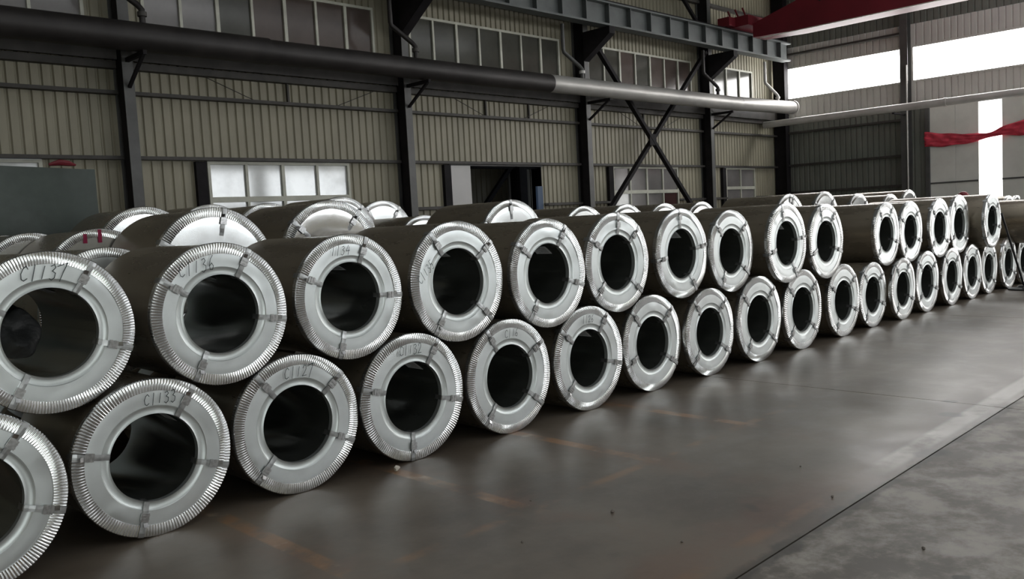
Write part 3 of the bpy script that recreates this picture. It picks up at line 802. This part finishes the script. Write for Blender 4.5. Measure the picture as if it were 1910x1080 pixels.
# lower back coils that carry the visible ones, on timber skids
RL = .53
rows = {}
for m_ in made:
    key = 0 if m_[1] < 8.25 else (1 if m_[1] < 9.5 else (2 if m_[1] < 11 else 3))
    rows.setdefault(key, []).append(m_)
low = []
for key, lst in rows.items():
    lst.sort()
    i = 0
    groups = [[lst[0]]]
    for a, b in zip(lst, lst[1:]):
        if b[0]-a[0] < 1.75: groups[-1].append(b)
        else: groups.append([b])
    for g in groups:
        xs_ = [g[0][0]-min(.62, (g[1][0]-g[0][0])/2 if len(g) > 1 else .62)]
        xs_ += [(a[0]+b[0])/2 for a, b in zip(g, g[1:])] + [g[-1][0]+min(.62, (g[-1][0]-g[-2][0])/2 if len(g) > 1 else .62)]
        for k, x in enumerate(xs_):
            nb = [c for c in (g[k-1] if k > 0 else None, g[k] if k < len(g) else None) if c]
            zl = min(c[2]-math.sqrt(max(.2, (c[3]+RL)**2-(x-c[0])**2)) for c in nb)
            y = sum(c[1] for c in nb)/len(nb)
            rr = RL
            if zl < RL+.02: rr = max(.36, min(RL, zl-.02)) if zl < RL else RL
            low.append((x, y+.02, max(zl, rr), rr))
low.sort()
for i in range(len(low)):
    for j in range(len(low)):
        if i == j: continue
        a, b = low[i], low[j]
        if abs(a[1]-b[1]) < 1.27:
            d = math.hypot(a[0]-b[0], a[2]-b[2])
            if d < a[3]+b[3]+.01:
                k = max(.3, (d-.01)/(a[3]+b[3])) if d > .35 else 1
                low[i] = (a[0], a[1], a[2], a[3]*k); low[j] = (b[0], b[1], b[2], b[3]*k)
for i, (x, y, z, r) in enumerate(low):
    if any(abs(x-q[0]) < 1.0 and abs(y-q[1]) < 1.2 for q in low[:i] if q): 
        r2 = r
    coil(x, y, z, r, 'dark coil in the hidden lower layer under the back rows', 'hidden lower coils of the back rows', None, None, None, i, hidden=True)
    if z-r > .03:
        sk = empty('timber_skid', (x, y+.3, 0), label='timber skid under a hidden lower back coil', cat='skid', group='timber skids under the back rows')
        MB().box(-.22, .22, -.08, .08, 0, z-r+.002).build('beam', M_wood, sk); MB().box(-.22, .22, .52, .68, 0, z-r+.002).build('beam', M_wood, sk)

# ------------------------------------------------------------------ loose things
# tarpaulin covered stack on the left
tp = MB(); 
def tarp():
    v = []; f = []; nx, nz = 26, 16; rg = random.Random(9)
    x0, x1, y0, y1, h = .3, 4.48, 13.14, 13.90, 3.14
    path = [(x0, y1), (x0, y0), (x1, y0), (x1, y1)]
    cols = []
    for (a, b), n in (((path[0], path[1]), 5), ((path[1], path[2]), 26), ((path[2], path[3]), 5)):
        for i in range(n): t = i/n; cols.append((a[0]+(b[0]-a[0])*t, a[1]+(b[1]-a[1])*t))
    cols.append(path[3])
    for j in range(nz+1):
        z = h*j/nz
        for i, (x, y) in enumerate(cols):
            dy = .03*math.sin(x*2.3+z*1.1)+.018*math.sin(x*6+z*3.1)+.01*rg.uniform(-1, 1)
            v.append((x, y-dy-.02*(1-j/nz), z - (.03*math.sin(x*1.7) if j == nz else 0)))
    k = len(cols)
    for j in range(nz):
        for i in range(k-1): a = j*k+i; f.append((a, a+1, a+k+1, a+k))
    f.append(tuple(nz*k+i for i in range(k)))
    return mesh('tarpaulin_sheet', v, f, M_tarp, True)
te = empty('covered_stack', (0, 0, 0), label='tall stack under a dark green tarpaulin against the left wall', cat='tarpaulin')
obj('tarpaulin_sheet', recalc(tarp(), .9), te)
MB().box(.5, 4.3, 13.25, 13.8, 0, 3.0).build('stack_core', M_wood, te)
rbn = MB().tube([(3.86, 13.1, 3.17), (4.0, 13.08, 3.20), (4.12, 13.1, 3.19), (4.22, 13.12, 3.17)], [.02, .045, .04, .015], 8).build('red_bundle', M_red, None, True)
tag(rbn, 'small red cloth bundle lying on top of the green tarpaulin stack', 'cloth')

# black bar leaning on round base
pb = empty('black_bar', (20.35, 5.16, 0), label='thin black bar leaning up from a round black foot at the right', cat='bar')
MB().tube([(.02, 0, .07), (-1.45, .02, 1.66)], .022, 10).build('bar', M_black, pb, True)
MB().tube([(0, 0, 0), (0, 0, .03), (0, 0, .05), (0, 0, .09)], [.30, .30, .13, .10], 24).build('foot', M_black, pb, True)
MB().tube([(-.25, -.05, .05), (.5, -.08, .06)], .022, 10).build('handle', M_flange, pb, True)

# roll of black film sticking out of the first bore
def film():
    v = []; f = []; n = 40; m = 64
    for i in range(n+1):
        t = i/n; cx = -.16 + .02*math.sin(t*3); r = .140*(1+.10*math.sin(t*9))*(1-.25*(t > .9)*(t-.9)*10)*min(1, .3+t*5)
        cy = -.06 + t*.55; cz = .10*math.sin(t*1.6)
        for k in range(m):
            a = 2*PI*k/m; rr = r*(1+.09*math.sin(2*a+t*4)+.05*math.sin(5*a+t*7)+.02*math.sin(26*t*PI+a*2))
            v.append((cx+rr*math.cos(a)*.8, cy+.09*math.sin(a), cz+rr*math.sin(a)))
    for i in range(n):
        for k in range(m): a = i*m+k; b = i*m+(k+1) % m; f.append((a, b, b+m, a+m))
    f.append(tuple(range(m))[::-1]); f.append(tuple(n*m+k for k in range(m)))
    return recalc(mesh('film_roll', v, f, M_film, True), 1.0)
fo = obj('film_roll', film(), None, (UP[0][0]-.02, UP[0][1]+.05, UP[0][2]-.02))
tag(fo, 'crumpled black wrapping film stuffed in the bore of coil C1137', 'film')

def stone(name, loc, s, m, lb, seed, cat, grp=None):
    import bmesh
    bm = bmesh.new(); bmesh.ops.create_icosphere(bm, subdivisions=2, radius=1); rg = random.Random(seed)
    k = [Vector((rg.uniform(-1, 1), rg.uniform(-1, 1), rg.uniform(-1, 1))).normalized() for _ in range(7)]
    for v_ in bm.verts:
        for d in k:
            dd = v_.co.dot(d)
            if dd > .62: v_.co -= d*(dd-.62)*.9
        v_.co.x *= s[0]; v_.co.y *= s[1]; v_.co.z *= s[2]
    zmin = min(v_.co.z for v_ in bm.verts)
    for v_ in bm.verts: v_.co.z -= zmin
    me = bpy.data.meshes.new(name); bm.to_mesh(me); bm.free(); me.materials.append(m)
    return tag(obj(name, me, None, loc), lb, cat, grp)
stone('rubble_lump', (4.10, 5.66, 0), (.038, .03, .028), M_rubble, 'pale crumbly lump on the floor in front of coil C1132', 1, 'rubble')
for i, (px, py, s, lb) in enumerate(((1143, 956, .02, 'largest dark pebble on the open floor, bottom centre'), (974, 1012, .012, 'small pebble near the bottom edge, left of centre'), (1272, 1012, .012, 'small pebble near the bottom edge beside the joint'), (1553, 928, .013, 'dark pebble on the floor beside the joint'), (1723, 1025, .016, 'dark pebble on the aisle concrete, bottom right'), (1493, 871, .011, 'tiny pebble left of the worn joint'), (990, 935, .010, 'tiny pebble left of the largest pebble'))):
    d = f_*1577.886 + r_*(px-955) + u_*(540-py); p = Vector((0, 0, 2.01514)) - d*(2.01514/d.z)
    stone('pebble', (p.x, p.y, 0), (s, s*.8, s*.6), M_pebble, lb, 10+i, 'pebble', 'pebbles on the floor')

# person in a red helmet standing behind the coils, only the helmet in view
P0 = Vector((22.5, 7.02, .355))
bx = MB().box(-.35, .35, -.25, .25, 0, .355); bo = bx.build('timber_block', M_wood, None, loc=(22.5, 7.05, 0)); tag(bo, 'timber block under the helmeted worker behind the coils', 'timber')
pe = empty('person', tuple(P0), label='person in a red helmet standing behind the upper coils, only helmet visible', cat='person'); pe.rotation_euler = (0, 0, -.5)
def skin(name, pts, edges, rad, m, parent, sub=2, root=0):
    me = bpy.data.meshes.new(name); me.from_pydata(pts, edges, []); o = obj(name, me, parent)
    md = o.modifiers.new('skin', 'SKIN')
    for i, r in enumerate(rad):
        me.skin_vertices[0].data[i].radius = (r, r) if not isinstance(r, tuple) else r
    me.skin_vertices[0].data[root].use_root = True
    s = o.modifiers.new('sub', 'SUBSURF'); s.levels = sub; s.render_levels = sub
    me.materials.append(m); return o
pts = [(0,0,.92),(0,0,1.10),(0,0,1.32),(0,.0,1.44),(0,-.01,1.52),(0,-.02,1.62),
       (-.10,0,.88),(-.11,-.01,.48),(-.11,.02,.09),(-.11,-.15,.04),(.10,0,.88),(.12,.0,.48),(.12,.03,.09),(.12,-.14,.04),
       (-.19,0,1.40),(-.25,.02,1.12),(-.25,-.08,.88),(.19,0,1.40),(.25,.02,1.12),(.25,-.08,.88)]
ed = [(0,1),(1,2),(2,3),(3,4),(4,5),(0,6),(6,7),(7,8),(8,9),(0,10),(10,11),(11,12),(12,13),(3,14),(14,15),(15,16),(3,17),(17,18),(18,19)]
rad = [.14,.13,.15,.10,.055,.06,.095,.06,.045,.035,.095,.06,.045,.035,.065,.048,.036,.065,.048,.036]
skin('body', pts, ed, rad, M_overall, pe)
hd = skin('head', [(0,-.02,1.56),(0,-.02,1.63),(0,-.025,1.70),(0,-.14,1.64)], [(0,1),(1,2),(1,3)], [.07,.088,.085,.018], M_skin, pe)
for sx in (-1, 1):
    hp = [(sx*.25,-.08,.87),(sx*.25,-.11,.80)] + [(sx*.25+(-.03+.02*k), -.12-.01*k, .80-.075+.01*abs(k-1.5)) for k in range(4)] + [(sx*.25-sx*.045,-.13,.80)]
    skin('hand', hp, [(0,1)]+[(1,2+k) for k in range(4)]+[(0,6)], [.028,.03,.009,.009,.009,.009,.010], M_skin, pe, 1)
hv = []; hf = []; nn = 24
for j, (rr, zz) in enumerate(((.19, 1.675), (.135, 1.685), (.133, 1.72), (.118, 1.765), (.08, 1.80), (.03, 1.815), (.001, 1.817))):
    for k in range(nn):
        a = 2*PI*k/nn; fx = 1.0 if j else (1.0 if math.sin(a) < -.2 else .78)
        hv.append((rr*fx*math.cos(a)*.9, -.02+rr*fx*math.sin(a), zz))
for j in range(6):
    for k in range(nn): a = j*nn+k; b = j*nn+(k+1) % nn; hf.append((a, b, b+nn, a+nn))
ho = obj('helmet', recalc(mesh('helmet', hv, hf, M_helmet, True), 1.0), pe); ho['label'] = 'red safety helmet'
